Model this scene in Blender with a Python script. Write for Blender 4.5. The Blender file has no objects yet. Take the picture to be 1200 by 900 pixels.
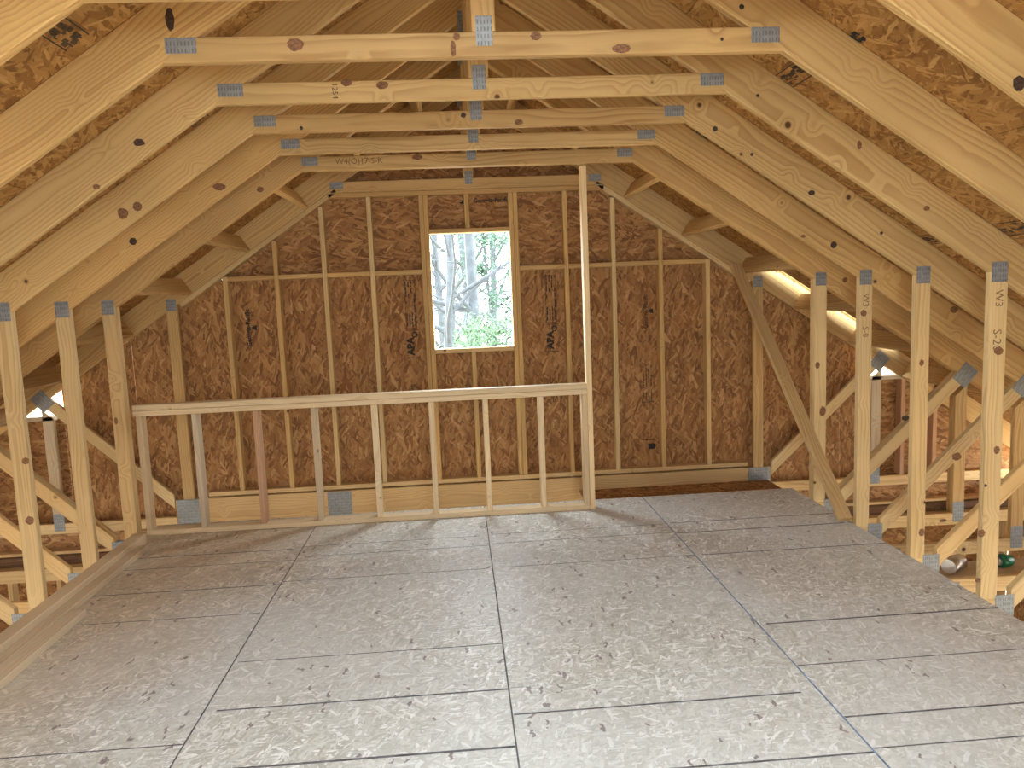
import bpy, bmesh, math, random
from mathutils import Vector, Matrix

random.seed(7)
S = bpy.context.scene
COL = S.collection
PI = math.pi

# ------------------------------------------------------------------ camera
CAM = (-0.1327, -2.9494, 1.6184)
YAW, PITCH, ROLL, FPX = 0.0669, -0.1195, -0.0404, 905.28
cd = bpy.data.cameras.new('camera'); cam = bpy.data.objects.new('camera', cd); COL.objects.link(cam)
cd.sensor_fit = 'HORIZONTAL'; cd.sensor_width = 36.0; cd.lens = FPX / 1200 * 36.0
cd.clip_start = 0.05; cd.clip_end = 300
_f = Vector((math.sin(YAW) * math.cos(PITCH), math.cos(YAW) * math.cos(PITCH), math.sin(PITCH)))
_r = Vector((math.cos(YAW), -math.sin(YAW), 0)); _u = _r.cross(_f)
_r2 = math.cos(ROLL) * _r + math.sin(ROLL) * _u
_u2 = -math.sin(ROLL) * _r + math.cos(ROLL) * _u
m = Matrix((_r2, _u2, -_f)).transposed().to_4x4(); m.translation = Vector(CAM)
cam.matrix_world = m
S.camera = cam

# ------------------------------------------------------------------ world, sun, exposure
w = bpy.data.worlds.new('overcast_sky'); S.world = w; w.use_nodes = True
bg = w.node_tree.nodes['Background']
bg.inputs[0].default_value = (0.82, 0.93, 1.0, 1); bg.inputs[1].default_value = 32.0
S.view_settings.view_transform = 'Standard'
S.view_settings.look = 'None'
S.view_settings.exposure = -0.12
S.view_settings.gamma = 1.0
S.view_settings.use_curve_mapping = False
S.cycles.use_denoising = True
S.cycles.max_bounces = 10
S.cycles.diffuse_bounces = 8


def portal(name, loc, sx, sy, rot):
    l = bpy.data.lights.new(name, 'AREA'); l.shape = 'RECTANGLE'; l.size = sx; l.size_y = sy
    l.cycles.is_portal = True
    o = bpy.data.objects.new(name, l); COL.objects.link(o); o.location = loc; o.rotation_euler = rot
    return o


# ------------------------------------------------------------------ dimensions (metres)
SP = 0.6096                      # truss spacing
T = 0.038                        # thickness of two-by lumber
A, ZT, WR = 1.140, 2.4736, 2.422  # half ceiling width, ceiling height, half room width
SL = 2 / 3                       # roof pitch 8 in 12
PHI = math.atan(SL); CP, SN = math.cos(PHI), math.sin(PHI)
ZAP = ZT + A * SL                # apex of the chords' lower edge
CH = 0.184                       # chord depth
ZTOP = ZAP + CH / CP             # apex of the chords' upper edge
YG = 3.60                        # near face of the gable framing
YO = 3.69                        # inner face of the gable sheathing
YR = -3.7                        # rear end of the attic
RX, RY0, RY1 = 0.46, -2.70, -1.20  # unseen opening added in the deck beside the ridge to light the floor


def zroof(x): return ZAP - abs(x) * SL      # lower edge of chords


# ------------------------------------------------------------------ node helpers
def newmat(name):
    mt = bpy.data.materials.new(name); mt.use_nodes = True
    nt = mt.node_tree
    return mt, nt, nt.nodes['Principled BSDF']


class N:
    """small expression layer over shader nodes"""
    def __init__(s, nt): s.nt = nt

    def node(s, t, **k):
        n = s.nt.nodes.new(t)
        for a, b in k.items(): setattr(n, a, b)
        return n

    def set(s, sock, v):
        if isinstance(v, bpy.types.NodeSocket): s.nt.links.new(v, sock)
        else: sock.default_value = v

    def math(s, op, a, b=0.0, c=None, clamp=False):
        n = s.node('ShaderNodeMath', operation=op, use_clamp=clamp)
        s.set(n.inputs[0], a); s.set(n.inputs[1], b)
        if c is not None: s.set(n.inputs[2], c)
        return n.outputs[0]

    def vec(s, op, a, b=(0, 0, 0)):
        n = s.node('ShaderNodeVectorMath', operation=op)
        s.set(n.inputs[0], a); s.set(n.inputs[1], b)
        return n.outputs['Value'] if op in ('LENGTH', 'DISTANCE', 'DOT_PRODUCT') else n.outputs[0]

    def comb(s, x, y, z):
        n = s.node('ShaderNodeCombineXYZ')
        for i, v in enumerate((x, y, z)): s.set(n.inputs[i], v)
        return n.outputs[0]

    def sep(s, v):
        n = s.node('ShaderNodeSeparateXYZ'); s.set(n.inputs[0], v); return n.outputs

    def mix(s, f, a, b, mode='MIX'):
        n = s.node('ShaderNodeMix', data_type='RGBA', blend_type=mode)
        s.set(n.inputs[0], f); s.set(n.inputs[6], a); s.set(n.inputs[7], b)
        return n.outputs[2]

    def mixf(s, f, a, b):
        n = s.node('ShaderNodeMix', data_type='FLOAT')
        s.set(n.inputs[0], f); s.set(n.inputs[2], a); s.set(n.inputs[3], b)
        return n.outputs[0]

    def noise(s, v, scale, detail=2.0, rough=0.5, out=0):
        n = s.node('ShaderNodeTexNoise'); s.set(n.inputs['Vector'], v)
        n.inputs['Scale'].default_value = scale; n.inputs['Detail'].default_value = detail
        n.inputs['Roughness'].default_value = rough
        return n.outputs[out]

    def ramp(s, f, stops, interp='LINEAR'):
        n = s.node('ShaderNodeValToRGB'); s.set(n.inputs[0], f)
        cr = n.color_ramp; cr.interpolation = interp
        while len(cr.elements) < len(stops): cr.elements.new(0.5)
        for e, (p, c) in zip(cr.elements, stops):
            e.position = p; e.color = (*c, 1) if len(c) == 3 else c
        return n.outputs[0]

    def mrange(s, v, a, b, c=0.0, d=1.0, smooth=True):
        n = s.node('ShaderNodeMapRange', interpolation_type='SMOOTHSTEP' if smooth else 'LINEAR')
        for i, x in enumerate((v, a, b, c, d)): s.set(n.inputs[i], x)
        return n.outputs[0]

    def bump(s, h, strength, dist=0.002):
        n = s.node('ShaderNodeBump'); n.inputs['Strength'].default_value = strength
        n.inputs['Distance'].default_value = dist; s.set(n.inputs['Height'], h)
        return n.outputs[0]


def pine(name, light, dark, knot=(0.10, 0.045, 0.02), tint=0.25, knots=1.0):
    mt, nt, bs = newmat(name); e = N(nt)
    tc = e.node('ShaderNodeTexCoord').outputs['Object']
    rnd = e.node('ShaderNodeObjectInfo').outputs['Random']
    P = e.vec('ADD', tc, e.comb(e.math('MULTIPLY', rnd, 61.7), e.math('MULTIPLY', rnd, 17.3), e.math('MULTIPLY', rnd, 29.1)))
    x, y, z = e.sep(tc)
    r1 = e.math('FRACT', e.math('MULTIPLY', rnd, 7.31)); r2 = e.math('FRACT', e.math('MULTIPLY', rnd, 23.7))
    r3 = e.math('FRACT', e.math('MULTIPLY', rnd, 91.3))
    px, py, pz = e.sep(P)
    n1 = e.noise(e.comb(e.math('MULTIPLY', px, 1.1), e.math('MULTIPLY', py, 4), e.math('MULTIPLY', pz, 4)), 1.0, 2)
    n2 = e.noise(e.comb(e.math('MULTIPLY', px, 3.0), e.math('MULTIPLY', py, 14), e.math('MULTIPLY', pz, 14)), 1.0, 2)
    vor = e.node('ShaderNodeTexVoronoi'); e.set(vor.inputs['Vector'], P); vor.inputs['Scale'].default_value = 5.2
    kd = vor.outputs['Distance']
    kc = e.sep(vor.outputs['Color'])[0]
    swirl = e.mrange(kd, 0.0, 0.34, 0.030, 0.0)
    yc = e.math('ADD', y, e.math('MULTIPLY', e.math('SUBTRACT', r1, 0.5), 0.10))
    yc = e.math('ADD', yc, e.math('MULTIPLY', e.math('SUBTRACT', n1, 0.5), 0.15))
    zc = e.math('ADD', e.math('ADD', z, 0.028), e.math('MULTIPLY', r2, 0.05))
    rr = e.vec('LENGTH', e.comb(yc, zc, 0.0))
    rr = e.math('ADD', rr, e.math('MULTIPLY', e.math('SUBTRACT', n2, 0.5), 0.010))
    rr = e.math('ADD', rr, swirl)
    ring = e.math('FRACT', e.math('DIVIDE', rr, 0.016))
    ring = e.ramp(ring, [(0.0, (0, 0, 0)), (0.45, (0.22, 0.22, 0.22)), (0.86, (1, 1, 1)), (1.0, (0, 0, 0))])
    fib = e.noise(e.comb(e.math('MULTIPLY', px, 6), e.math('MULTIPLY', py, 260), e.math('MULTIPLY', pz, 260)), 1.0, 2)
    blot = e.noise(e.comb(e.math('MULTIPLY', px, 1.6), e.math('MULTIPLY', py, 9), e.math('MULTIPLY', pz, 9)), 1.0, 2)
    amt = e.math('MULTIPLY', ring, e.mrange(blot, 0.25, 0.75, 0.25, 0.8))
    c = e.mix(amt, (*light, 1), (*dark, 1))
    c = e.mix(e.math('MULTIPLY', e.math('SUBTRACT', fib, 0.35), 0.35, clamp=True), c, (*dark, 1))
    # each board its own tone
    tone = e.ramp(r3, [(0, (0.86, 0.80, 0.74)), (0.5, (1, 1, 1)), (1, (1.06, 0.99, 0.88))])
    c = e.mix(1.0, c, tone, 'MULTIPLY')
    big = e.mrange(e.noise(P, 1.3, 2), 0.3, 0.7, 0.9, 1.06)
    c = e.mix(1.0, c, e.comb(big, big, big), 'MULTIPLY')
    # knots
    rad = e.mrange(kc, 0.35, 1.0, 0.0, 0.075 * knots, False)
    kd2 = e.math('ADD', kd, e.math('MULTIPLY', e.math('SUBTRACT', e.noise(P, 60, 1), 0.5), 0.02))
    km = e.mrange(e.math('SUBTRACT', kd2, rad), -0.012, 0.012, 1.0, 0.0)
    halo = e.mrange(e.math('SUBTRACT', kd2, rad), 0.0, 0.06, 0.55, 0.0)
    on = e.math('GREATER_THAN', rad, 0.014)
    c = e.mix(e.math('MULTIPLY', halo, on), c, (dark[0] * 0.8, dark[1] * 0.72, dark[2] * 0.6, 1))
    c = e.mix(e.math('MULTIPLY', km, on), c, (*knot, 1))
    e.set(bs.inputs['Base Color'], c)
    bs.inputs['Roughness'].default_value = 0.62
    bs.inputs['Specular IOR Level'].default_value = 0.25
    e.set(bs.inputs['Normal'], e.bump(e.math('ADD', fib, e.math('MULTIPLY', ring, 0.4)), 0.12, 0.001))
    return mt


def osb(name, stops, la=0.115, wa=0.020, spread=1.0, weather=None, rough=0.7, bump=0.35, contrast=1.0):
    """oriented strand board: overlapping elongated flakes, the topmost layer wins"""
    mt, nt, bs = newmat(name); e = N(nt)
    tc = e.node('ShaderNodeTexCoord').outputs['Object']
    rnd = e.node('ShaderNodeObjectInfo').outputs['Random']
    P = e.vec('ADD', tc, e.comb(e.math('MULTIPLY', rnd, 43.1), e.math('MULTIPLY', rnd, 71.9), 0.0))
    wob = e.noise(P, 9.0, 2, out=1)
    P2 = e.vec('ADD', P, e.vec('MULTIPLY', e.vec('SUBTRACT', wob, (0.5, 0.5, 0.5)), (0.045, 0.045, 0.0)))
    fine = e.noise(P, 55.0, 2, out=1)
    P2 = e.vec('ADD', P2, e.vec('MULTIPLY', e.vec('SUBTRACT', fine, (0.5, 0.5, 0.5)), (0.012, 0.006, 0.0)))
    best = None; val = None; ed = None
    for i, th in enumerate((0.05, 0.55, -0.5, 0.95, -1.05, 0.25)):
        th *= spread
        mp = e.node('ShaderNodeMapping', vector_type='POINT')
        e.set(mp.inputs['Vector'], P2)
        mp.inputs['Rotation'].default_value = (0, 0, th)
        k = 1.0 if i < 3 else 0.72
        mp2 = e.vec('MULTIPLY', mp.outputs[0], (1 / (la * k), 1 / (wa * k), 1))
        mp2 = e.vec('ADD', mp2, (i * 13.7, i * 5.3, 0))
        v = e.node('ShaderNodeTexVoronoi', voronoi_dimensions='2D')
        e.set(v.inputs['Vector'], mp2); v.inputs['Scale'].default_value = 1.0
        cs = e.sep(v.outputs['Color'])
        h = cs[0]
        if best is None: best, val, ed = h, cs[1], v.outputs['Distance']
        else:
            g = e.math('GREATER_THAN', h, best)
            val = e.mixf(g, val, cs[1]); ed = e.mixf(g, ed, v.outputs['Distance']); best = e.math('MAXIMUM', best, h)
    grain = e.noise(e.vec('MULTIPLY', P2, (30, 160, 1)), 1.0, 2)
    val = e.math('ADD', val, e.math('MULTIPLY', e.math('SUBTRACT', grain, 0.5), 0.22))
    val = e.math('ADD', e.math('MULTIPLY', e.math('SUBTRACT', val, 0.5), contrast), 0.5)
    c = e.ramp(val, stops)
    lo = e.mrange(best, 0.55, 0.85, 0.85, 1.0)           # deeper flakes are darker
    c = e.mix(1.0, c, e.comb(lo, lo, lo), 'MULTIPLY')
    if weather:
        c = weather(e, c, P)
    e.set(bs.inputs['Base Color'], c)
    bs.inputs['Roughness'].default_value = rough
    bs.inputs['Specular IOR Level'].default_value = 0.25
    hgt = e.math('ADD', e.math('MULTIPLY', best, 0.8), e.math('MULTIPLY', grain, 0.25))
    e.set(bs.inputs['Normal'], e.bump(hgt, bump, 0.0025))
    return mt


def flat(name, col, rough=0.6, metal=0.0, noise=0.15, scale=20.0):
    mt, nt, bs = newmat(name); e = N(nt)
    tc = e.node('ShaderNodeTexCoord').outputs['Object']
    f = e.mrange(e.noise(tc, scale, 3), 0.3, 0.7, 1 - noise, 1 + noise)
    c = e.mix(1.0, (*col, 1), e.comb(f, f, f), 'MULTIPLY')
    e.set(bs.inputs['Base Color'], c); bs.inputs['Roughness'].default_value = rough
    bs.inputs['Metallic'].default_value = metal
    return mt


def floor_weather(e, c, P):
    pos = e.node('ShaderNodeNewGeometry').outputs['Position']
    n = e.noise(pos, 0.9, 4, 0.6)
    g = e.mrange(n, 0.35, 0.65, 0.0, 0.55)
    c = e.mix(g, c, (0.60, 0.61, 0.59, 1))                       # grey weathering
    # sparse purplish flakes
    mp = e.vec('MULTIPLY', P, (16, 42, 1))
    mp = e.vec('ADD', mp, e.vec('MULTIPLY', e.noise(P, 22, 3, out=1), (2.2, 3.0, 0)))
    v = e.node('ShaderNodeTexVoronoi', voronoi_dimensions='2D'); e.set(v.inputs['Vector'], mp); v.inputs['Scale'].default_value = 1.0
    hit = e.math('MULTIPLY', e.math('GREATER_THAN', e.sep(v.outputs['Color'])[0], 0.972),
                 e.math('LESS_THAN', v.outputs['Distance'], 0.33))
    c = e.mix(e.math('MULTIPLY', hit, 0.75), c, (0.16, 0.115, 0.115, 1))
    # browner area along the left wall
    x, y, z = e.sep(pos)
    edge = e.math('ADD', e.math('ADD', x, e.math('MULTIPLY', y, -0.42)), e.math('MULTIPLY', e.math('SUBTRACT', e.noise(pos, 1.6, 3), 0.5), 0.7))
    b = e.mrange(edge, -2.75, -1.35, 0.75, 0.0)
    return e.mix(b, c, e.mix(1.0, c, (0.86, 0.67, 0.46, 1), 'MULTIPLY'))


M = {}
M['pine'] = pine('pine_lumber', (0.60, 0.40, 0.168), (0.36, 0.187, 0.058))
M['pine_pale'] = pine('pale_pine_lumber', (0.68, 0.495, 0.245), (0.45, 0.27, 0.10))
M['pine_grey'] = pine('weathered_pine_lumber', (0.56, 0.46, 0.32), (0.42, 0.31, 0.19))
M['pine_pink'] = pine('pinkish_pine_lumber', (0.58, 0.36, 0.22), (0.42, 0.23, 0.12))
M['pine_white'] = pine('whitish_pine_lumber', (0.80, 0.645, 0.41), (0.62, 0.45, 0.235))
M['pine_dull'] = pine('dull_pine_board', (0.66, 0.54, 0.37), (0.55, 0.425, 0.27))
M['lvl'] = pine('laminated_veneer_lumber', (0.20, 0.11, 0.055), (0.10, 0.05, 0.022), knots=0.0)
ROOFST = [(0.0, (0.15, 0.064, 0.017)), (0.3, (0.275, 0.128, 0.034)), (0.6, (0.37, 0.187, 0.053)), (0.85, (0.45, 0.25, 0.08)), (1.0, (0.58, 0.36, 0.14))]
WALLST = [(0.0, (0.14, 0.056, 0.02)), (0.28, (0.27, 0.125, 0.042)), (0.6, (0.37, 0.185, 0.066)), (0.85, (0.46, 0.25, 0.095)), (1.0, (0.64, 0.40, 0.18))]
FLOORST = [(0.0, (0.428, 0.412, 0.358)), (0.3, (0.535, 0.524, 0.465)), (0.6, (0.594, 0.589, 0.53)), (0.85, (0.674, 0.674, 0.621)), (1.0, (0.85, 0.85, 0.824))]
M['osb_roof'] = osb('roof_sheathing_board', ROOFST, 0.11, 0.020, contrast=0.8)
M['osb_wall'] = osb('wall_sheathing_board', WALLST, 0.11, 0.022, spread=0.75, contrast=0.8)
M['osb_floor'] = osb('weathered_floor_board', FLOORST, 0.062, 0.012, spread=1.5, contrast=1.15, weather=floor_weather, rough=0.42, bump=0.15)
M['osb_land'] = osb('landing_board', WALLST, 0.09, 0.02)
M['felt'] = flat('roof_felt', (0.02, 0.02, 0.022), 0.9)
M['ink'] = flat('black_ink', (0.03, 0.025, 0.02), 0.9, noise=0.5, scale=60)
M['ink_brown'] = flat('faded_ink', (0.075, 0.045, 0.022), 0.9, noise=0.4, scale=60)
M['pencil'] = flat('marker_pencil', (0.20, 0.11, 0.05), 0.9)
M['line'] = flat('printed_floor_line', (0.13, 0.125, 0.13), 0.9, noise=0.5, scale=14)
M['chalk'] = flat('blue_chalk', (0.16, 0.24, 0.36), 0.9, noise=0.4, scale=12)
M['knot'] = flat('knot_wood', (0.055, 0.025, 0.012), 0.7, noise=0.5, scale=90)
M['knot_b'] = flat('brown_knot_wood', (0.20, 0.085, 0.03), 0.7, noise=0.4, scale=90)
M['concrete'] = flat('concrete', (0.55, 0.53, 0.50), 0.9)
M['ground'] = flat('leafy_ground', (0.42, 0.34, 0.24), 0.95, noise=0.3, scale=2)
M['bark'] = flat('grey_bark', (0.020, 0.024, 0.027), 0.9, noise=0.3, scale=6)
M['leaf'] = flat('fresh_leaf', (0.016, 0.045, 0.008), 0.7, noise=0.4, scale=3)
M['needle'] = flat('pine_needle', (0.009, 0.034, 0.012), 0.7, noise=0.4, scale=3)
M['green'] = flat('green_plastic', (0.004, 0.13, 0.055), 0.35)
M['duct'] = flat('bright_foil', (0.62, 0.63, 0.65), 0.3, 0.9)
M['black'] = flat('black_plastic', (0.01, 0.01, 0.01), 0.5)


def plate_mat():
    mt, nt, bs = newmat('galvanised_plate'); e = N(nt)
    tc = e.node('ShaderNodeTexCoord').outputs['Object']
    x, y, z = e.sep(tc)
    wv = e.math('SINE', e.math('MULTIPLY', x, 2 * PI / 0.0125))
    wy = e.math('SINE', e.math('MULTIPLY', y, 2 * PI / 0.025))
    sl = e.math('MULTIPLY', e.mrange(wv, 0.2, 0.8), e.mrange(wy, -0.6, 0.0))
    n = e.mrange(e.noise(tc, 40, 3), 0.3, 0.7, 0.85, 1.1)
    c = e.mix(e.math('MULTIPLY', sl, 0.6), (0.27, 0.275, 0.27, 1), (0.10, 0.10, 0.095, 1))
    c = e.mix(1.0, c, e.comb(n, n, n), 'MULTIPLY')
    e.set(bs.inputs['Base Color'], c); bs.inputs['Metallic'].default_value = 0.35
    bs.inputs['Roughness'].default_value = 0.5
    e.set(bs.inputs['Normal'], e.bump(e.math('SUBTRACT', 1.0, sl), 0.5, 0.002))
    return mt


M['plate'] = plate_mat()


# ------------------------------------------------------------------ object helpers
def tag(o, label=None, cat=None, group=None, kind=None):
    if label: o['label'] = label
    if cat: o['category'] = cat
    if group: o['group'] = group
    if kind: o['kind'] = kind
    return o


def worldpos(o):
    v = Vector(o.location)
    while o.parent:
        o = o.parent; v = o.matrix_basis @ v
    return v


def link(name, me, mat, parent=None, mw=None):
    o = bpy.data.objects.new(name, me); COL.objects.link(o)
    if me is not None and mat is not None and not me.materials: me.materials.append(mat)
    mw = mw or Matrix.Identity(4)
    if parent is not None:
        pm = Matrix.Identity(4); q = parent
        while q: pm = q.matrix_basis @ pm; q = q.parent
        o.parent = parent
        o.matrix_basis = pm.inverted() @ mw
    else:
        o.matrix_basis = mw
    return o


def empty(name, loc, label=None, cat=None, group=None, kind=None):
    o = link(name, None, None, None, Matrix.Translation(loc)); o.empty_display_size = 0.1
    return tag(o, label, cat, group, kind)


def frame(o, x, y):
    x = Vector(x).normalized(); y = Vector(y); y = (y - x * y.dot(x)).normalized(); z = x.cross(y)
    m = Matrix((x, y, z)).transposed().to_4x4(); m.translation = Vector(o)
    return m


def prism_mesh(name, L0, L1, w, t, c0=0.0, c1=0.0, ch=0.0035, c0b=None):
    """board along local x; y = width, z = thickness; ends cut x = L + c*y"""
    a, b = w / 2, t / 2
    sec = [(-a + ch, -b), (a - ch, -b), (a, -b + ch), (a, b - ch), (a - ch, b), (-a + ch, b), (-a, b - ch), (-a, -b + ch)]
    vs = [(L0 + c0 * y, y, z) for y, z in sec] + [(L1 + c1 * y, y, z) for y, z in sec]
    fs = [(i, i + 8, (i + 1) % 8 + 8, (i + 1) % 8) for i in range(8)] + [tuple(range(8)), tuple(range(15, 7, -1))]
    me = bpy.data.meshes.new(name); me.from_pydata(vs, [], [f[::-1] for f in fs]); me.update()
    bm = bmesh.new(); bm.from_mesh(me); bmesh.ops.recalc_face_normals(bm, faces=bm.faces); bm.to_mesh(me); bm.free()
    return me


def board(name, p0, p1, w, t, wdir, mat='pine', parent=None, c0=0.0, c1=0.0):
    p0, p1 = Vector(p0), Vector(p1); d = p1 - p0; L = d.length
    me = prism_mesh(name, 0, L, w, t, c0, c1)
    return link(name, me, M[mat], parent, frame(p0, d, wdir))


def box_mesh(name, sx, sy, sz):
    bm = bmesh.new(); bmesh.ops.create_cube(bm, size=1.0)
    bmesh.ops.scale(bm, vec=(sx, sy, sz), verts=bm.verts)
    me = bpy.data.meshes.new(name); bm.to_mesh(me); bm.free(); return me


def plate(parent, x, z, y, sx, sz, rot=0.0, side=-1):
    """toothed connector plate on a face normal to Y"""
    me = box_mesh('connector_plate', sx, sz, 0.0015)
    m = frame((x, y + side * 0.0012, z), (math.cos(rot), 0, math.sin(rot)), (-math.sin(rot), 0, math.cos(rot)))
    return link('connector_plate', me, M['plate'], parent, m)


def poly_panel(name, polys, th, mat, parent, mw):
    """sheet made from 2-D polygons in local xy, extruded th along local z"""
    bm = bmesh.new(); cache = {}
    def V(p):
        k = (round(p[0], 4), round(p[1], 4))
        if k not in cache: cache[k] = bm.verts.new((k[0], k[1], 0))
        return cache[k]
    fs = []
    for pl in polys:
        vs = []
        for p in pl:
            v = V(p)
            if v not in vs: vs.append(v)
        if len(vs) > 2: fs.append(bm.faces.new(vs))
    r = bmesh.ops.extrude_face_region(bm, geom=fs)
    bmesh.ops.translate(bm, verts=[v for v in r['geom'] if isinstance(v, bmesh.types.BMVert)], vec=(0, 0, th))
    bmesh.ops.recalc_face_normals(bm, faces=bm.faces)
    me = bpy.data.meshes.new(name); bm.to_mesh(me); bm.free()
    return link(name, me, M[mat], parent, mw)


def clip(poly, a, b, c):
    """keep a*x + b*y <= c"""
    out = []
    for i in range(len(poly)):
        p, q = poly[i], poly[(i + 1) % len(poly)]
        dp, dq = a * p[0] + b * p[1] - c, a * q[0] + b * q[1] - c
        if dp <= 0: out.append(p)
        if dp * dq < 0:
            s = dp / (dp - dq); out.append((p[0] + s * (q[0] - p[0]), p[1] + s * (q[1] - p[1])))
    return out


def text_mesh(s, size, bold=0.0):
    cu = bpy.data.curves.new('writing', 'FONT'); cu.body = s; cu.size = size; cu.align_x = 'CENTER'; cu.align_y = 'CENTER'
    cu.resolution_u = 2; cu.offset = bold
    to = bpy.data.objects.new('writing', cu); COL.objects.link(to)
    dg = bpy.context.evaluated_depsgraph_get(); dg.update()
    me = bpy.data.meshes.new_from_object(to.evaluated_get(dg))
    bpy.data.objects.remove(to); bpy.data.curves.remove(cu)
    me.materials.clear()
    return me


def rect_mesh(name, rects):
    vs, fs = [], []
    for (x0, y0, x1, y1) in rects:
        n = len(vs); vs += [(x0, y0, 0), (x1, y0, 0), (x1, y1, 0), (x0, y1, 0)]; fs.append((n, n + 1, n + 2, n + 3))
    me = bpy.data.meshes.new(name); me.from_pydata(vs, [], fs); me.update(); return me


# ================================================================== STRUCTURE
# ------------------------------------------------------------------ floor
floor = empty('floor', (0, 0, -0.018), 'weathered strand board subfloor with dark printed lines', kind='structure')
cols = [(-2.42, -1.2192), (-1.2192, 0.004), (0.004, 1.223), (1.223, 2.42)]
joints = [[2.80, 0.03, -2.41, YR], [2.80, 0.66, -1.78, YR], [2.80, 0.055, -2.385, YR], [2.80, 0.69, -1.75, YR]]
prints = [[2.04, 1.82, 1.41, 1.01, -0.18], [2.075, 1.87, 1.45, 0.46, 0.045, -0.36], [2.09, 1.90, 1.455, -0.15, -0.56], [2.10, 1.88, 1.45, 0.47, 0.06, -0.34, -0.54]]
for (x0, x1), js, ps in zip(cols, joints, prints):
    for ya, yb in zip(js[:-1], js[1:]):
        g = 0.0034
        pn = poly_panel('subfloor_panel', [[(0, 0), (ya - yb - 2 * g, 0), (ya - yb - 2 * g, x1 - x0 - 2 * g), (0, x1 - x0 - 2 * g)]],
                        -0.018, 'osb_floor', floor, frame((x1 - g, yb + g, 0), (0, 1, 0), (-1, 0, 0)))
        for y in ps:
            if yb + 0.03 < y < ya - 0.03:
                wl = random.choice((0.0035, 0.005, 0.0065))
                s = random.uniform(0.01, 0.06) if y > 0.3 else random.uniform(0.005, 0.10)
                link('printed_line', rect_mesh('printed_line', [(-wl, 0, wl, x1 - x0 - 0.01 - s)]), M['line'], pn,
                     frame((x1 - 0.004 - (s if random.random() < 0.5 else 0), y, 0.0006), (0, 1, 0), (-1, 0, 0)))
# dark sheet standing in for shade in the gaps, and the chalk smear along two seams
link('joint_shadow', box_mesh('joint_shadow', 4.83, 2.80 - YR - 0.02, 0.004), M['felt'], floor, Matrix.Translation((0, (2.80 + YR) / 2, -0.0125)))
for x, wd, y0, y1 in ((1.223, 0.0035, -0.9, 2.79), (0.004, 0.003, -0.9, 2.5), (-1.2192, 0.0028, -0.6, 2.5)):
    link('chalk_line', rect_mesh('chalk_line', [(-wd, y0, wd, y1)]), M['chalk'] if x > 1 else M['line'], floor, Matrix.Translation((x, 0, 0.0009)))
# lower landing behind the floor edge
poly_panel('landing_panel', [[(0, 0), (0.40, 0), (0.40, 0.76), (0, 0.76)]], -0.018, 'osb_land', floor, frame((0.86, 2.835, -0.135), (1, 0, 0), (0, 1, 0)))
poly_panel('landing_panel', [[(0, 0), (1.28, 0), (1.28, 0.76), (0, 0.76)]], -0.018, 'osb_land', floor, frame((1.263, 2.835, -0.135), (1, 0, 0), (0, 1, 0)))

# ------------------------------------------------------------------ roof (ceiling)
ceil = empty('ceiling', (0, 0, ZTOP), 'orange strand board roof deck above the trusses', kind='structure')
YF = YO + 0.35
SY0, SY1 = 3.50, 3.60
xs = [0.012, 0.46, 0.955, 1.970, 2.985, 4.000, 5.015, 5.30]
XSR = [0.012, 0.46, 0.955, 1.970, 2.44, 2.985, 3.70, 4.000, 5.015, 5.30]   # right slope, with the strip beside the gable gap
for sg in (-1, 1):
    if sg > 0: xs = XSR
    for i in range(len(xs) - 1):
        x0, x1 = xs[i], xs[i + 1]
        ys = [YF]; st = 1.6 if x0 in (0.46, 1.97, 2.44, 4.0) else 2.82
        while st > YR: ys.append(st); st -= 2.44
        ys.append(YR)
        runs = list(zip(ys[:-1], ys[1:]))
        if i == 0: runs = [(YF, 1.6), (1.6, RY1), (RY0, YR)]
        if sg > 0 and i in (4, 5): runs = [(YF, SY1), (SY0, ys[1])] + runs[1:]      # gap added to let in light for an orange glow
        for ya, yb in runs:
            g = 0.0016 if (i != 1 and not (sg > 0 and 3 <= i <= 6)) else 0.0004; lw = (x1 - x0) / CP - 2 * g
            org = Vector((sg * x1, yb + g, ZTOP - x1 * SL)) + Vector((-sg * CP, 0, SN)) * g
            th = 0.011 if sg > 0 else -0.011
            mw = frame(org, (0, 1, 0), (-sg * CP, 0, SN))
            poly_panel('roof_panel', [[(0, 0), (ya - yb - 2 * g, 0), (ya - yb - 2 * g, lw), (0, lw)]], th, 'osb_roof', ceil, mw)
    # felt above the deck
    org = Vector((sg * 5.32, YR, ZTOP - 5.32 * SL + 0.016)); fl, f0 = 5.32 / CP + 0.004, (5.32 - RX) / CP
    g0, g1 = (5.32 - 3.70) / CP, (5.32 - 2.44) / CP
    low_ = [(0, 0, YF - YR, f0)] if sg < 0 else [(0, 0, YF - YR, g0), (0, g0, SY0 - YR, g1), (SY1 - YR, g0, YF - YR, g1), (0, g1, YF - YR, f0)]
    link('roof_felt', rect_mesh('roof_felt', low_ + [ (0, f0, RY0 - YR, fl), (RY1 - YR, f0, YF - YR, fl)]), M['felt'], ceil, frame(org, (0, 1, 0), (-sg * CP, 0, SN)))
    # blocking between the doubled truss and the gable
    for i in range(8):
        x = 0.335 + 0.4915 * i
        z = zroof(x)
        c = Vector((sg * x, 0, z)) + Vector((sg * SN, 0, CP)) * 0.0715
        board('blocking', (c.x, 2.517, c.z), (c.x, YG - 0.001, c.z), 0.140, T, (sg * SN, 0, CP), 'pine', ceil)

# raised boards added over the deck gap to catch light and glow orange
for y_ in (3.50, 3.72):
    n_ = Vector((SN, 0, CP)) * 0.17
    board('added_gap_cover', Vector((2.2, y_, ZTOP - 2.2 * SL)) + n_, Vector((3.85, y_, ZTOP - 3.85 * SL)) + n_, 0.21, T, (0, 1, 0), 'osb_roof', ceil)

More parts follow.
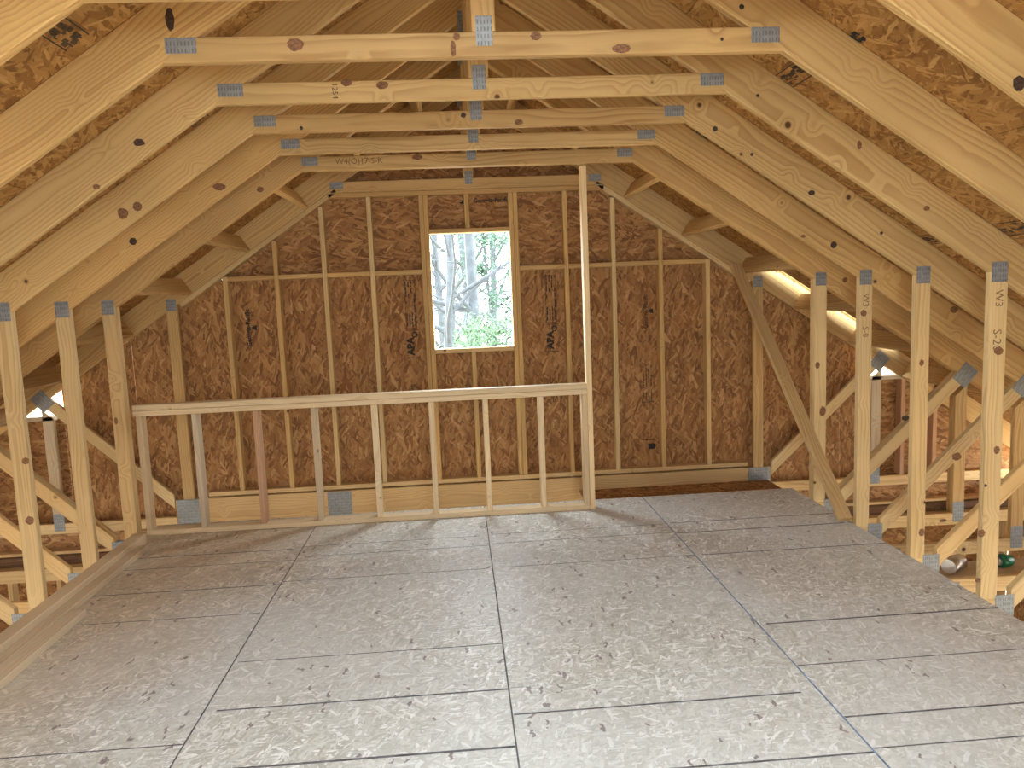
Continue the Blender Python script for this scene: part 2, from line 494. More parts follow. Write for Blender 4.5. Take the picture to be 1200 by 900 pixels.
board('added_gap_backing', Vector((2.2, 3.64, ZTOP - 2.2 * SL)) + Vector((SN, 0, CP)) * 0.083, Vector((3.85, 3.64, ZTOP - 3.85 * SL)) + Vector((SN, 0, CP)) * 0.083, 0.128, T, (SN, 0, CP), 'osb_roof', ceil)

# printed marks on the roof sheathing
def roofmark(sg, x, y, rects, mat):
    z = ZTOP - x * SL
    mw = frame(Vector((sg * x, y, z)) - Vector((sg * SN, 0, CP)) * 0.0008, (0, 1, 0), (-sg * CP, 0, SN))
    link('printed_stamp', rect_mesh('printed_stamp', rects), M[mat], ceil, mw)
def smudge(n, x0, y0, x1, y1, seed, s=0.014):
    r = random.Random(seed); out = []
    for _ in range(n):
        a, b = r.uniform(x0, x1), r.uniform(y0, y1); l, h = r.uniform(0.3, 1.6) * s, r.uniform(0.2, 0.7) * s
        out.append((a - l, b - h, a + l, b + h))
    return out
for sg, x, y, w_, h_ in ((-1, 1.39, -0.15, 0.16, 0.10), (1, 1.405, 0.50, 0.24, 0.10), (1, 2.46, 0.50, 0.34, 0.105), (1, 2.47, 1.22, 0.2, 0.09), (-1, 2.46, 0.42, 0.3, 0.1), (-1, 1.38, 1.1, 0.2, 0.1), (1, 1.40, 1.75, 0.2, 0.1), (-1, 2.46, 1.6, 0.24, 0.1)):
    roofmark(sg, x, y, [(-w_ / 2, -h_ / 2, w_ / 2, -h_ / 2 + 0.005), (-w_ / 2, h_ / 2 - 0.005, w_ / 2, h_ / 2)], 'ink')
    roofmark(sg, x, y, smudge(26, -w_ * 0.4, -h_ * 0.32, w_ * 0.4, h_ * 0.32, int(x * 100 + y * 10)), 'ink_brown')
roofmark(1, 1.42, -0.02, smudge(14, -0.02, -0.02, 0.03, 0.03, 5, 0.012), 'ink')

# ------------------------------------------------------------------ gable wall
wall = empty('wall_back', (0, YG, -0.25), 'strand board gable wall with pale studs and a window hole', kind='structure')
WX0, WX1, WZ0, WZ1 = -0.331, 0.335, 1.155, 2.118


def gable_panel(x0, x1, z0, z1, vertical, gapfree=False):
    g = 0.0015
    x0 += g; x1 -= g; z0 += g; z1 -= g
    cells = [(x0, z0, x1, z1)]
    if x0 < WX1 and x1 > WX0 and z0 < WZ1 and z1 > WZ0:
        a0, a1, b0, b1 = max(x0, WX0), min(x1, WX1), max(z0, WZ0), min(z1, WZ1)
        xsx = sorted({x0, a0, a1, x1}); zs = sorted({z0, b0, b1, z1})
        cells = [(p, r, q, s) for p, q in zip(xsx[:-1], xsx[1:]) for r, s in zip(zs[:-1], zs[1:])
                 if not (p >= a0 - 1e-6 and q <= a1 + 1e-6 and r >= b0 - 1e-6 and s <= b1 + 1e-6)]
    polys = []
    for (p, r, q, s) in cells:
        pl = [(p, r), (q, r), (q, s), (p, s)]
        for sg in (-1, 1):
            if pl: pl = clip(pl, sg * SL, 1.0, ZTOP - 0.002)
        if len(pl) > 2: polys.append(pl)
    if not polys: return
    if vertical:      # local x runs up the wall
        lp = [[(z - z0, x1 - x) for x, z in pl] for pl in polys]
        mw = frame((x1, YO, z0), (0, 0, 1), (-1, 0, 0))
    else:
        lp = [[(x - x0, z - z0) for x, z in pl] for pl in polys]
        mw = frame((x0, YO, z0), (1, 0, 0), (0, 0, 1))
    return poly_panel('sheathing_panel', lp, 0.011 * (1 if mw.col[2][1] > 0 else -1), 'osb_wall', wall, mw)


ZJ = 1.81
panels = []
for a, b in ((-3.45, -2.85), (-2.85, -1.63), (-1.63, -0.41), (-0.41, 0.81), (0.81, 2.03), (2.03, 3.25), (3.25, 3.45)):
    panels.append(gable_panel(a, b, -0.30, ZJ, True))
for sg in (-1, 1):
    a, b = sorted((sg * 3.45, sg * 4.88))
    panels.append(gable_panel(a, b, -0.30, 0.74, False))
for a, b in ((-2.44, 0.0), (0.0, 2.44)):
    panels.append(gable_panel(a, b, ZJ, ZJ + 1.22, False))
panels.append(gable_panel(-1.2, 1.2, ZJ + 1.22, 3.5, False))
PW = dict(zip(('w1', 'w2', 'w3', 'w4', 'w5', 'w6'), panels))

# studs: bottom plate, rake plates, top plate, studs and fire blocks
ZB = 0.033
yc = YG + 0.0445
board('bottom_plate', (-2.30, yc, ZB - T / 2), (2.37, yc, ZB - T / 2), 0.089, T, (0, 1, 0), 'pine_pale', wall)
board('top_plate', (-1.14, yc, 2.4735 - 0.0205), (1.14, yc, 2.4735 - 0.0205), 0.089, T, (0, 1, 0), 'pine', wall)
for sg in (-1, 1):
    o = Vector((sg * SN, 0, CP)) * (-T / 2 - 0.001)
    a = Vector((sg * 1.09, yc, zroof(1.09))) + o; b = Vector((sg * 2.405, yc, zroof(2.405))) + o
    board('rake_plate', a, b, 0.089, T, (0, 1, 0), 'pine_pale', wall)


def stud(x, z0, z1, par=None, mat='pine', nm='stud'):
    return board(nm, (x, yc, z0), (x, yc, z1), 0.089, T, (0, 1, 0), mat, par or wall)


def rake_bot(x): return zroof(x) - T / CP - 0.001
sx = [-2.02, -1.605, -1.21, -0.818, 0.808, 1.212, 1.618, 2.025]
for x in sx:
    stud(x, ZB + 0.001, min(rake_bot(abs(x) + T / 2), 2.4330), mat=random.choice(('pine', 'pine_pale', 'pine')))
for x in (-0.3890, 0.3930): stud(x, ZB + 0.001, 2.4330, mat='pine')
for sg in (-1, 1):
    for x in (3.79, 4.09): stud(sg * x, -0.16, 0.705, mat='pine_pink')
    board('sill_plate', (sg * 3.50, yc, 0.725), (sg * 4.55, yc, 0.725), 0.089, T, (0, 1, 0), 'pine_grey', wall)
# horizontal blocks on the sheathing joint
allx = sorted(sx + [-0.389, 0.393])
for a, b in zip(allx[:-1], allx[1:]):
    if a < 0 < b: continue
    board('fire_block', (a + T / 2 + 0.001, yc, ZJ), (b - T / 2 - 0.001, yc, ZJ), 0.089, T, (0, 1, 0), 'pine', wall)

win = empty('window_1', (0, YG, WZ0), 'bare rough window opening framed in pale lumber looking onto trees', kind='structure')
for x in (WX0 - T / 2, WX1 + T / 2):
    stud(x, ZB + 0.001, 2.4330, win, 'pine', 'jack_stud')
board('window_sill', (WX0 + 0.001, yc, WZ0 - T / 2), (WX1 - 0.001, yc, WZ0 - T / 2), 0.089, T, (0, 1, 0), 'pine_pale', win)
board('window_header', (WX0 + 0.001, yc, WZ1 + T / 2), (WX1 - 0.001, yc, WZ1 + T / 2), 0.089, T, (0, 1, 0), 'pine', win)
stud(-0.008, ZB + 0.001, WZ0 - T - 0.001, win, 'pine', 'cripple_stud')
stud(-0.012, WZ1 + T + 0.001, 2.4330, win, 'pine', 'cripple_stud')

# stamps on the wall sheathing
def wallstamp(x, z, me, mat, panel, up=True):
    y = YO - 0.0009
    mw = frame((x, y, z), (0, 0, 1), (-1, 0, 0)) if up else frame((x, y, z), (1, 0, 0), (0, 0, 1))
    return link('printed_stamp', me, M[mat], panel, mw)
def outline(l, h, t=0.004): return [(0, 0, l, t), (0, h - t, l, h), (0, 0, t, h), (l - t, 0, l, h)]
def textlike(n, l, h, seed):
    r = random.Random(seed); out = []
    for i in range(n):
        y = h * (i + 0.5) / n; x = 0.02
        while x < l - 0.02:
            q = r.uniform(0.01, 0.05)
            if r.random() < 0.72: out.append((x, y - h * 0.18 / n, min(x + q, l - 0.01), y + h * 0.18 / n))
            x += q + 0.006
    return out
for xr, pnl in ((-0.478, panels[2]), (0.722, panels[3])):
    wallstamp(xr, 1.335, rect_mesh('printed_stamp', outline(0.41, 0.092) + textlike(4, 0.41, 0.092, 3)), 'ink', pnl)
    wallstamp(xr - 0.06, 1.185, text_mesh('APA', 0.082, 0.004), 'ink', pnl)
    ring = []
    for q in range(14):
        t0 = q / 14 * 2 * PI; ring.append((0.02 * math.cos(t0) - 0.005, 0.02 * math.sin(t0) - 0.005, 0.02 * math.cos(t0) + 0.005, 0.02 * math.sin(t0) + 0.005))
    wallstamp(xr - 0.025, 1.285, rect_mesh('printed_stamp', ring), 'ink', pnl)
    wallstamp(xr + 0.01, 1.085, rect_mesh('printed_stamp', [(0, 0, 0.005, 0.11), (0.235, 0, 0.240, 0.11)]), 'ink', pnl)
    wallstamp(xr - 0.01, 0.62, rect_mesh('printed_stamp', textlike(4, 0.25, 0.07, 8)), 'ink_brown', pnl)
wallstamp(-1.885, 1.40, text_mesh('Georgia-Pacific', 0.052, 0.002), 'ink', panels[1])
wallstamp(-1.835, 1.40, rect_mesh('printed_stamp', [(-0.02, -0.02, 0.02, 0.0), (-0.013, 0, 0.013, 0.012), (-0.006, 0.012, 0.006, 0.022)]), 'ink', panels[1])
wallstamp(0.20, 2.385, text_mesh('Georgia-Pacific', 0.05, 0.0015), 'ink', panels[10], False)
wallstamp(-0.03, 2.385, rect_mesh('printed_stamp', [(-0.035, -0.02, 0.035, -0.006), (-0.02, -0.006, 0.022, 0.006), (-0.008, 0.006, 0.01, 0.017)]), 'ink', panels[10], False)
wallstamp(1.50, 1.40, text_mesh('Georgia-Pacific', 0.05, 0.0015), 'ink_brown', panels[4])
wallstamp(1.545, 1.40, rect_mesh('printed_stamp', [(-0.02, -0.02, 0.02, 0.0), (-0.013, 0, 0.013, 0.012), (-0.006, 0.012, 0.006, 0.022)]), 'ink', panels[4])
wallstamp(1.55, 0.60, rect_mesh('printed_stamp', textlike(4, 0.35, 0.09, 12)), 'ink_brown', panels[4])
wallstamp(1.56, 0.18, rect_mesh('printed_stamp', [(0, 0, 0.05, 0.06), (0.42, 0, 0.426, 0.11), (0.08, 0, 0.086, 0.11)]), 'ink', panels[4])

wf = empty('wall_front', (0, YR, 0), 'strand board gable wall at the other end of the attic', kind='structure')
RW = (-0.6, 0.6, 0.95, 2.10)      # unseen hole added in that wall to give front light
for a, b, c, d in ((-4.88, -2.44, -0.3, 3.6), (-2.44, RW[0], -0.3, 3.6), (RW[0], RW[1], -0.3, RW[2]), (RW[0], RW[1], RW[3], 3.6), (RW[1], 2.44, -0.3, 3.6), (2.44, 4.88, -0.3, 3.6)):
    pl = [(a, c), (b, c), (b, d), (a, d)]
    for sg in (-1, 1): pl = clip(pl, sg * SL, 1.0, ZTOP)
    poly_panel('sheathing_panel', [[(x - a, z - c) for x, z in pl]], 0.011, 'osb_wall', wf, frame((a, YR, c), (1, 0, 0), (0, 0, 1)))

# ------------------------------------------------------------------ lower storey shell
low = empty('wall_lower_back', (0, YG, -3.0), 'lower storey stud wall under the gable', kind='structure')
poly_panel('sheathing_panel', [[(0, 0), (9.76, 0), (9.76, 2.7), (0, 2.7)]], -0.011, 'osb_wall', low, frame((-4.88, YO, -3.0), (1, 0, 0), (0, 0, 1)))
for z in (-0.42, -0.46):
    board('top_plate', (-4.85, yc, z), (4.85, yc, z), 0.089, T, (0, 1, 0), 'pine_pale', low)
for i in range(25):
    x = -4.8 + i * 0.4
    board('stud', (x, yc, -2.95), (x, yc, -0.48), 0.089, T, (0, 1, 0), 'pine_pale', low)
for sg, nm in ((-1, 'wall_left'), (1, 'wall_right')):
    wl = empty(nm, (sg * 4.88, 0, -3.0), 'lower storey outer wall under the eave', kind='structure')
    for j in range(7):
        y1 = YO - j * 1.22; 
        if j == 3: continue            # openings left for windows
        poly_panel('sheathing_panel', [[(0, 0), (2.70, 0), (2.70, 1.216), (0, 1.216)]], 0.011, 'osb_wall', wl,
                   frame((sg * 4.90, y1 - 1.216, -2.98), (0, 0, 1), (0, 1, 0)))
    board('top_plate', (sg * 4.84, YR, -0.278), (sg * 4.84, YG - 0.05, -0.278), 0.089, T, (1, 0, 0), 'pine_pale', wl)
wr = empty('wall_lower_front', (0, YR, -3.0), 'lower storey wall at the other end of the house', kind='structure')
poly_panel('sheathing_panel', [[(0, 0), (9.76, 0), (9.76, 2.7), (0, 2.7)]], 0.011, 'osb_wall', wr, frame((-4.88, YR, -3.0), (1, 0, 0), (0, 0, 1)))
lf = link('floor_lower', box_mesh('floor_lower', 9.9, YO - YR, 0.1), M['concrete'], None, Matrix.Translation((0, (YO + YR) / 2, -3.06)))
tag(lf, 'bare concrete floor of the lower storey', kind='structure')
gr = link('ground', box_mesh('ground', 90, 90, 0.2), M['ground'], None, Matrix.Translation((0, 20, -3.30)))
tag(gr, 'leaf covered ground outside the house', kind='structure')

# ================================================================== TRUSSES
def knot(parent, x, z, y, rx, rz, mat='knot', rot=0.0):
    n = 20; r = random.Random(int(x * 991 + z * 577))
    ra = [r.uniform(0.9, 1.1) for _ in range(n)]
    vs = [(0, 0, 0.0006)] + [(rx * ra[i] * math.cos(2 * PI * i / n), rz * ra[i] * math.sin(2 * PI * i / n), 0) for i in range(n)]
    me = bpy.data.meshes.new('knot'); me.from_pydata(vs, [], [(0, 1 + i, 1 + (i + 1) % n) for i in range(n)]); me.update()
    link('knot', me, M[mat], parent, frame((x, y - 0.0006, z), (math.cos(rot), 0, math.sin(rot)), (-math.sin(rot), 0, math.cos(rot))))


def truss(y0, label, gable=False, front=True, detail=True, mat='pine'):
    t = empty('roof_truss', (0, y0, -0.253), label, 'truss', 'attic roof trusses')
    y = y0 + T / 2
    P = {}
    for sg, key in ((-1, 'L'), (1, 'R')):
        d = Vector((sg * CP, 0, -SN)); n = Vector((sg * SN, 0, CP))
        c0 = Vector((0, y, ZAP)) + n * CH / 2
        # start where the centre line meets X = 0 (plumb cut)
        c0 = c0 - d * (CH / 2 * SN / CP)
        Lc = 5.25 / CP
        me = prism_mesh('top_chord', 0.001, Lc, CH, T, -SN / CP, -SN / CP)
        P['chord' + key] = link('top_chord', me, M[mat], t, frame(c0, d, n))
        # room post
        xp = sg * (WR + 0.0445)
        P['post' + key] = board('post', (xp, y, -0.0175), (xp, y, zroof(xp) - 0.001), 0.089, T, (1, 0, 0), 'pine_pale' if not gable else 'pine', t, 0, -sg * SL)
        # sloping web from the floor chord up to the rafter
        dw = Vector((0.727, 0, 0.687)); L = (3.543 - 2.587) / 0.727
        me = prism_mesh('web', 0.0, L, 0.089, T, 0, 0)
        # plumb cut at the foot, roof-slope cut at the head (angles in the member's own frame)
        wa = math.atan2(0.687, 0.727)
        cf = math.tan(wa)                                # vertical cut
        chd = math.tan(PI / 2 - (wa + PHI)) * -1
        me = prism_mesh('web', 0.0, L - 0.001, 0.089, T, cf, chd)
        P['web' + key] = link('web', me, M['pine_pale'], t, frame((sg * 2.587, y, -0.032), (sg * 0.727, 0, 0.687), (-sg * 0.687, 0, 0.727)))
        P['vert' + key] = board('vertical_web', (sg * 3.54, y, -0.163), (sg * 3.54, y, 0.765), 0.089, T, (1, 0, 0), 'pine_grey' if gable else 'pine', t, 0, sg * 0.945)
        P['outer' + key] = board('outer_chord', (sg * 2.584, y, -0.2085), (sg * 4.86, y, -0.2085), 0.089, T, (0, 0, 1), 'pine_pale', t)
    P['floor'] = board('floor_chord', (-2.58, y, -0.1355), (2.58, y, -0.1355), 0.235, T, (0, 0, 1), 'pine_pale', t)
    me = prism_mesh('collar_tie', -(A - 0.0667) + 0.001, A - 0.0667 - 0.001, 0.089, T, 1.5, -1.5)
    P['tie'] = link('collar_tie', me, M[mat], t, frame((0, y, ZT + 0.0445), (1, 0, 0), (0, 0, 1)))
    P['king'] = board('king_post', (0.012, y, ZT + 0.09), (0.012, y, ZAP - 0.032), 0.089, T, (1, 0, 0), mat, t)
    if detail:
        for sg, key in ((-1, 'L'), (1, 'R')):
            plate(P['tie'], sg * 1.068, 2.533, y0, 0.108, 0.055)
            plate(P['post' + key], sg * 2.466, 1.617, y0, 0.080, 0.095)
            plate(P['post' + key], sg * 2.552, -0.055, y0, 0.10, 0.11) if not gable else plate(P['floor'], sg * 2.472, -0.127, y0, 0.195, 0.215)
            plate(P['web' + key], sg * 3.565, 0.875, y0, 0.155, 0.125, sg * PI * 0.28)
            plate(P['vert' + key], sg * 3.54, -0.155, y0, 0.085, 0.15)
            plate(P['outer' + key], sg * 2.66, -0.21, y0, 0.14, 0.06) if not gable else None
        plate(P['tie'], 0.014, 2.565, y0, 0.060, 0.105)
        plate(P['king'], 0.012, ZAP - 0.03, y0, 0.12, 0.13)
        if gable:
            plate(P['floor'], -1.213, -0.125, y0, 0.205, 0.205)
    t['_parts'] = 0
    del t['_parts']
    return t, P


TR = {}
names = {-2: 'sixth single roof truss out from the doubled truss, over the open floor',
         -1: 'fifth single roof truss out from the doubled truss, only its rafters in view',
         0: 'fourth single roof truss out from the doubled truss, black hole in its rafter',
         1: 'third single roof truss out from the doubled truss, with a stamp on its collar tie',
         2: 'second single roof truss out from the doubled truss at the half wall',
         3: 'first single roof truss, next to the doubled truss at the half wall'}
for k in range(-2, 4):
    TR[k] = truss(k * SP, names[k])
TR[4] = truss(4 * SP, 'front ply of the doubled roof truss, with pencilled letters on its collar tie')
TR[5] = truss(4 * SP + T + 0.001, 'rear ply of the doubled roof truss, directly above the half wall')
TR[6] = truss(YG, 'gable end roof truss set against the strand board wall', gable=True)

# ================================================================== OBJECTS
# half wall at the stairwell
YK = 2.535; ykc = YK + 0.0445
hw = empty('half_wall_frame', (-0.8, ykc, 0), 'open stud half wall frame with doubled top plate and one tall end post', 'wall frame')
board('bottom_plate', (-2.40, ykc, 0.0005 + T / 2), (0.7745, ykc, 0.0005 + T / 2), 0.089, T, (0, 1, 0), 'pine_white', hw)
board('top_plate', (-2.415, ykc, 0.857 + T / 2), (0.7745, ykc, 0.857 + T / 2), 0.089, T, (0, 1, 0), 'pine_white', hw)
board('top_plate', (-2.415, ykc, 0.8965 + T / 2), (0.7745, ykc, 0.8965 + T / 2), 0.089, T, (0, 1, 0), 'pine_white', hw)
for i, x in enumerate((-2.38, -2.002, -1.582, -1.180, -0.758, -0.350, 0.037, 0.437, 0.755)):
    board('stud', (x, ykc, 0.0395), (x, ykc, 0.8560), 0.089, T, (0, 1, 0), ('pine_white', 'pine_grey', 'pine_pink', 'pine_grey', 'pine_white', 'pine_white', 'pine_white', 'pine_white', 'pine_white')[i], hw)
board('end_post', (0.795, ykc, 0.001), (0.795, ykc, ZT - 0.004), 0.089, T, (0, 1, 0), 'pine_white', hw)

# temporary diagonal brace on the right
br = board('diagonal_brace', (2.365, 1.86, 0.028), (2.215, 3.45, 1.76), 0.089, T, (1, 0, 0), 'pine_pale', None)
tag(br, 'long diagonal brace board leaning from the floor edge up to the gable rafter', 'brace')

# loose lumber lying along the left posts
def loose(x0, x1, z0, z1, ya, yb, label, mat, skew=0.0):
    xc, zc = (x0 + x1) / 2, (z0 + z1) / 2
    o = board('lumber_board', (xc, ya, zc), (xc + skew, yb, zc), x1 - x0, z1 - z0, (1, 0, 0), mat, None)
    return tag(o, label, 'board', 'loose boards on the floor')
loose(-2.417, -2.330, 0.001, 0.074, -1.6, 2.36, 'thick long board lying against the feet of the left posts', 'pine_dull')
loose(-2.323, -2.259, 0.001, 0.039, -1.6, 2.19, 'long flat board lying between the thick board and the short board', 'pine_dull')
loose(-2.254, -2.168, 0.001, 0.039, -1.2, 1.13, 'short flat board lying on the floor beside the two longer boards', 'pine_dull')

# dark engineered beams behind the doubled truss, outside the room
for sg, side in ((-1, 'left'), (1, 'right')):
    o = board('header_beam', (sg * 2.60, 2.545, -0.175), (sg * 4.80, 2.545, -0.175), 0.145, 0.044, (0, 0, 1), 'lvl', None)
    tag(o, 'dark brown laminated beam behind the doubled truss, ' + ('beside the loose boards' if sg < 0 else 'beyond the diagonal brace'), 'beam')

# odds and ends between the floor chords on the right
def tube(name, pts, rad, mat, parent=None, seg=12, cap=True):
    bm = bmesh.new(); rings = []
    for i, p in enumerate(pts):
        p = Vector(p); d = Vector(pts[min(i + 1, len(pts) - 1)]) - Vector(pts[max(i - 1, 0)]); d.normalize()
        u = d.orthogonal().normalized(); v = d.cross(u); r = rad[i] if isinstance(rad, (list, tuple)) else rad
        rings.append([bm.verts.new(p + (u * math.cos(2 * PI * j / seg) + v * math.sin(2 * PI * j / seg)) * r) for j in range(seg)])
    for a, b in zip(rings[:-1], rings[1:]):
        off = min(range(seg), key=lambda q: (a[0].co - b[q].co).length)
        for j in range(seg): bm.faces.new((a[j], a[(j + 1) % seg], b[(j + 1 + off) % seg], b[(j + off) % seg]))
    if cap:
        for r_ in (rings[0], rings[-1]): bm.faces.new(r_)
    bmesh.ops.recalc_face_normals(bm, faces=bm.faces)
    me = bpy.data.meshes.new(name); bm.to_mesh(me); bm.free()
    for p_ in me.polygons: p_.use_smooth = len(p_.vertices) == 4
    return link(name, me, M[mat], parent)
o = board('cross_board', (2.60, 1.56, -0.272), (4.2, 1.56, -0.272), 0.30, T, (0, 1, 0), 'pine_grey', None)
tag(o, 'flat grey board under the floor chords on the right, holding a green cap', 'board')
pr = empty('duct_pipe', (2.93, 1.56, -0.252), 'short bright metal duct pipe lying beyond the floor edge', 'duct')
tube('pipe', [(2.86, 1.52, -0.205), (2.99, 1.60, -0.205)], 0.046, 'duct', pr, 20)
tube('collar', [(2.925, 1.56, -0.205), (2.940, 1.569, -0.205)], 0.0475, 'duct', pr, 20)
gp = empty('green_cap', (3.24, 1.56, -0.252), 'small green plastic cap with a white lip on the flat board', 'cap')
tube('cap_body', [(3.225, 1.56, -0.206), (3.235, 1.56, -0.206), (3.30, 1.565, -0.206)], [0.040, 0.045, 0.036], 'green', gp, 16)
tube('lip', [(3.205, 1.558, -0.206), (3.224, 1.56, -0.206)], [0.026, 0.030], 'duct', gp, 16)

# ------------------------------------------------------------------ writing and knots on the lumber
def write(parent, s, x, z, y, size, rot=0.0, mat='pencil', nm='writing'):
    me = text_mesh(s, size)
    link(nm, me, M[mat], parent, frame((x, y - 0.0008, z), (math.cos(rot), 0, math.sin(rot)), (-math.sin(rot), 0, math.cos(rot))))
P4 = TR[4][1]; P1 = TR[1][1]; P2 = TR[2][1]; P3 = TR[3][1]; P0 = TR[0][1]
write(P4['tie'], 'W4(O)17-S-K', -0.74, ZT + 0.052, 4 * SP, 0.055)
write(P1['tie'], '1254', -0.62, ZT + 0.046, SP, 0.034, -PI / 2, 'ink_brown')
write(P1['postR'], 'W3', 2.466, 1.49, SP, 0.055, -PI / 2)
write(P1['postR'], 'S-20', 2.462, 1.29, SP, 0.060, -PI / 2)
write(P3['postR'], 'W3', 2.466, 1.47, 3 * SP, 0.055, -PI / 2)
write(P3['postR'], 'S-0', 2.466, 1.27, 3 * SP, 0.055, -PI / 2)

KN = [ # part, truss index, pixel, half sizes in px, material
    ('chordL', 0, (199, 23), (5, 12), 'knot'), ('tie', 0, (535, 43), (4, 4), 'knot_b'), ('tie', 0, (531, 57), (3, 9), 'knot_b'),
    ('tie', 0, (628, 42), (6, 5), 'knot_b'), ('tie', 0, (728, 57), (11, 5), 'knot_b'), ('tie', 0, (346, 52), (9, 7), 'knot_b'), ('tie', 0, (846, 46), (2, 2), 'knot'),
    ('tie', 1, (448, 100), (7, 4), 'knot_b'), ('tie', 1, (406, 97), (6, 4), 'knot_b'), ('chordL', 1, (163, 167), (6, 4), 'knot'), ('chordL', 1, (113, 219), (4, 3), 'knot_b'),
    ('chordL', 2, (144, 250), (6, 6), 'knot_b'), ('chordL', 2, (161, 242), (5, 5), 'knot_b'), ('chordL', 3, (257, 219), (7, 4), 'knot_b'), ('chordL', 3, (156, 283), (4, 4), 'knot'),
    ('chordL', 4, (305, 222), (4, 3), 'knot_b'), ('tie', 2, (543, 135), (3, 3), 'knot'), ('tie', 2, (608, 143), (5, 3), 'knot_b'), ('tie', 2, (353, 150), (2, 2), 'knot'),
    ('chordR', 1, (888, 112), (2, 2), 'knot'), ('chordR', 1, (1007, 170), (3, 5), 'knot_b'), ('chordR', 1, (1086, 244), (4, 3), 'knot_b'),
    ('chordR', 2, (838, 151), (3, 3), 'knot'), ('chordR', 2, (881, 181), (2, 2), 'knot'), ('chordR', 2, (951, 226), (4, 3), 'knot'), ('chordR', 2, (1033, 273), (2, 2), 'knot'),
    ('chordR', 3, (941, 277), (3, 2), 'knot_b'), ('chordR', 3, (977, 287), (4, 4), 'knot'), ('chordR', 3, (1118, 363), (5, 4), 'knot_b'), ('chordR', 0, (869, 8), (3, 3), 'knot'),
    ('chordR', -1, (1194, 98), (8, 9), 'knot'), ('chordR', 4, (869, 221), (8, 5), 'knot_b'), ('chordR', 4, (990, 328), (3, 3), 'knot_b'), ('tie', 4, (489, 184), (6, 3), 'knot_b'),
    ('postL', 2, (30, 540), (4, 4), 'knot_b'), ('postL', 2, (35, 610), (5, 5), 'knot_b'), ('postL', 4, (136, 493), (2, 4), 'knot_b'),
    ('postR', 1, (1170, 411), (6, 5), 'knot_b'), ('postR', 1, (1150, 625), (5, 5), 'knot_b'), ('postR', 1, (1146, 680), (4, 3), 'knot_b'), ('postR', 1, (1155, 569), (2, 2), 'knot'), ('postR', 1, (1168, 527), (4, 5), 'knot_b'),
    ('postR', 2, (1080, 425), (3, 4), 'knot_b'), ('postR', 2, (1080, 624), (4, 5), 'knot_b'), ('postR', 3, (1012, 367), (4, 4), 'knot_b'), ('postR', 4, (964, 482), (4, 6), 'knot_b'), ('postR', 4, (958, 428), (3, 4), 'knot_b'),
    ('webR', 3, (1121, 535), (6, 5), 'knot_b'), ('webR', 4, (1061, 490), (5, 3), 'knot'), ('outerR', 3, (1105, 610), (5, 2), 'knot_b')]
def pix(px, py, yp):
    d = _f + _r2 * ((px - 600) / FPX) + _u2 * ((450 - py) / FPX)
    return Vector(CAM) + d * ((yp - CAM[1]) / d.y)
for part, k, (px, py), (hx, hy), mt in KN:
    yp = 4 * SP if k == 4 else k * SP
    q = pix(px, py, yp); sc = (yp - CAM[1]) / FPX
    knot(TR[k][1][part], q.x, q.z, yp, hx * sc, hy * sc, mt)

# ------------------------------------------------------------------ trees outside the window
def tree(x, y, h, r0, label, seed, lean=0.0, nb=9, mat='bark'):
    r = random.Random(seed); base = Vector((x, y, -3.2))
    t = empty('bare_tree', base, label, 'tree', 'trees outside the window')
    bm = bmesh.new()
    def limb(p, d, L, rad, depth):
        seg = 6; pts = [p.copy()]; dirs = d.normalized()
        for i in range(5):
            dirs = (dirs + Vector((r.uniform(-1, 1), r.uniform(-1, 1), r.uniform(-0.5, 0.8))) * (0.06 if depth == 0 else 0.22)).normalized()
            pts.append(pts[-1] + dirs * L / 5)
        rings = []
        for i, q in enumerate(pts):
            dd = (pts[min(i + 1, 5)] - pts[max(i - 1, 0)]).normalized(); u = dd.cross(Vector((0.3, 0.9, 0.1))).normalized(); v = dd.cross(u)
            rr = rad * (1 - 0.75 * i / 5)
            rings.append([bm.verts.new(q + (u * math.cos(2 * PI * j / seg) + v * math.sin(2 * PI * j / seg)) * rr) for j in range(seg)])
        for a, b in zip(rings[:-1], rings[1:]):
            for j in range(seg): bm.faces.new((a[j], a[(j + 1) % seg], b[(j + 1) % seg], b[j]))
        if depth < 3:
            for _ in range(nb if depth == 0 else 4):
                f = r.uniform(0.16, 0.9) if depth == 0 else r.uniform(0.25, 1.0); i = min(int(f * 5), 4); q = pts[i].lerp(pts[i + 1], f * 5 - i)
                ang = r.uniform(0, 2 * PI)
                nd = Vector((math.cos(ang), math.sin(ang) * 0.7, r.uniform(0.1, 0.9)))
                limb(q, nd, L * r.uniform(0.22, 0.4) if depth == 0 else L * r.uniform(0.4, 0.65), rad * (1 - 0.7 * f) * 0.45, depth + 1)
    limb(base, Vector((lean, 0, 1)), h, r0, 0)
    bmesh.ops.recalc_face_normals(bm, faces=bm.faces)
    me = bpy.data.meshes.new('trunk'); bm.to_mesh(me); bm.free()
    for p_ in me.polygons: p_.use_smooth = True
    link('trunk', me, M[mat], t)
    return t
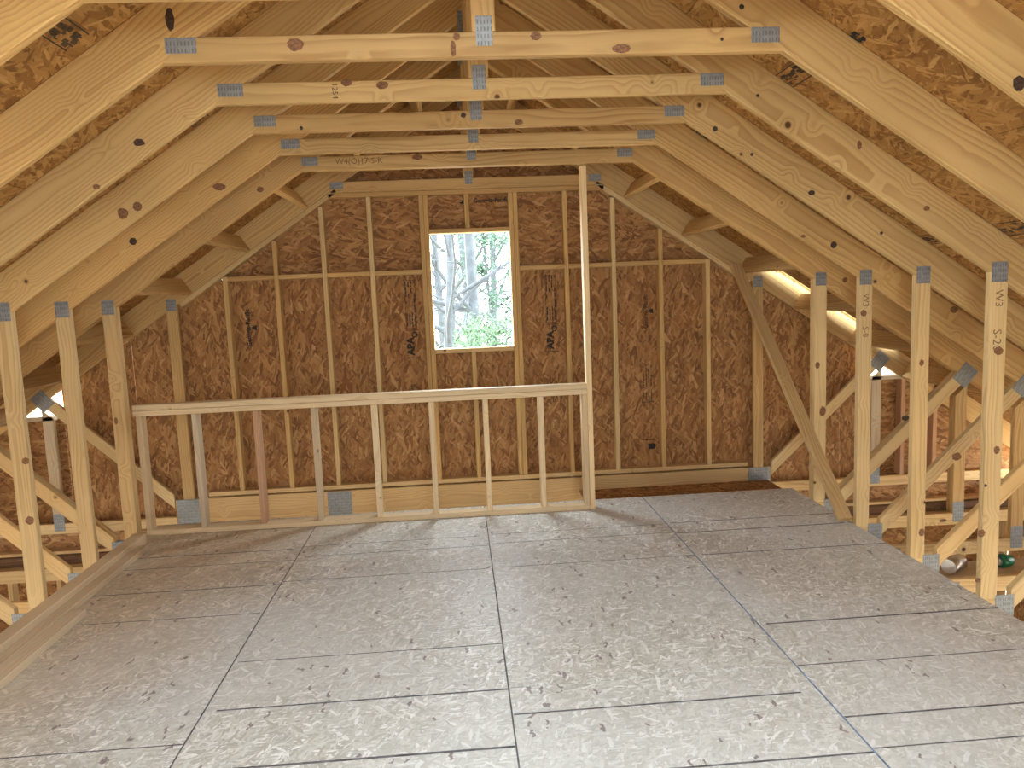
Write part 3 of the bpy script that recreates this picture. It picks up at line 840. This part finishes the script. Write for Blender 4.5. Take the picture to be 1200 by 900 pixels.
def foliage(t, x, y, z0, z1, rad, n, mat, seed, leaf=0.07):
    r = random.Random(seed); vs, fs = [], []
    cl = [(x + r.uniform(-rad, rad), y + r.uniform(-rad, rad), r.uniform(z0, z1), r.uniform(0.12, 0.42)) for _ in range(34)]
    for _ in range(n):
        cx, cy, cz, cr = r.choice(cl)
        p = Vector((cx + r.gauss(0, cr), cy + r.gauss(0, cr), cz + r.gauss(0, cr * 0.5)))
        a = Vector((r.uniform(-1, 1), r.uniform(-1, 1), r.uniform(-0.6, 0.6))).normalized(); b = a.orthogonal().normalized()
        l = leaf * r.uniform(0.6, 1.3); k = len(vs)
        vs += [p - a * l, p + b * l * 0.45, p + a * l, p - b * l * 0.45]; fs.append((k, k + 1, k + 2, k + 3))
    me = bpy.data.meshes.new('foliage'); me.from_pydata([tuple(v) for v in vs], [], fs); me.update()
    o = link('foliage', me, M[mat], t); o['kind'] = 'stuff'
def at(px, yp): return pix(px, 340, yp).x
tree(at(561, 14), 14, 16, 0.16, 'grey bare tree trunk at the middle of the window opening', 3, nb=16)
tree(at(511, 11.5), 11.5, 13, 0.11, 'slim bare tree beside the window jamb with arching branches', 5, 0.015, nb=18)
tree(at(527, 20), 20, 17, 0.16, 'bare tree further back between the slim tree and the middle trunk', 9, nb=20)
tree(at(549, 24), 24, 18, 0.20, 'far bare tree standing just behind the middle trunk', 12, nb=20)
tree(at(572, 28), 28, 18, 0.17, 'thin far bare tree behind the green trees', 15, nb=20)
tree(at(519, 34), 34, 20, 0.22, 'most distant bare tree seen past the slim tree', 21, nb=26)
t1 = tree(at(584, 17), 17, 9, 0.07, 'tall green leafy tree growing to the top of the window', 31, 0.0, 14)
foliage(t1, at(584, 17), 17, -1.2, 3.0, 0.62, 6500, 'needle', 4, 0.055)
t2 = tree(at(575, 12.5), 12.5, 5.0, 0.03, 'low bright green sapling at the bottom of the window view', 33, 0.0, 8)
foliage(t2, at(573, 12.5), 12.5, -0.3, 1.15, 0.60, 4200, 'leaf', 6, 0.04)

# daylight portals: openings through which the sky lights the attic
portal('window_portal', (0.0, YO + 0.03, (WZ0 + WZ1) / 2), 0.66, 0.96, (-PI / 2, 0, 0))
for sg in (-1, 1):
    portal('added_ridge_portal', (sg * RX / 2, (RY0 + RY1) / 2, ZTOP - RX / 2 * SL + 0.03), RX / CP, RY1 - RY0, (0, sg * PHI, 0))
    portal('eave_portal', (sg * 5.1, (YR + YO) / 2, -0.12), 0.42, YO - YR, (PI, 0, 0))
portal('added_rear_hole_portal', (0, YR - 0.04, (RW[2] + RW[3]) / 2), RW[1] - RW[0], RW[3] - RW[2], (PI / 2, 0, 0))
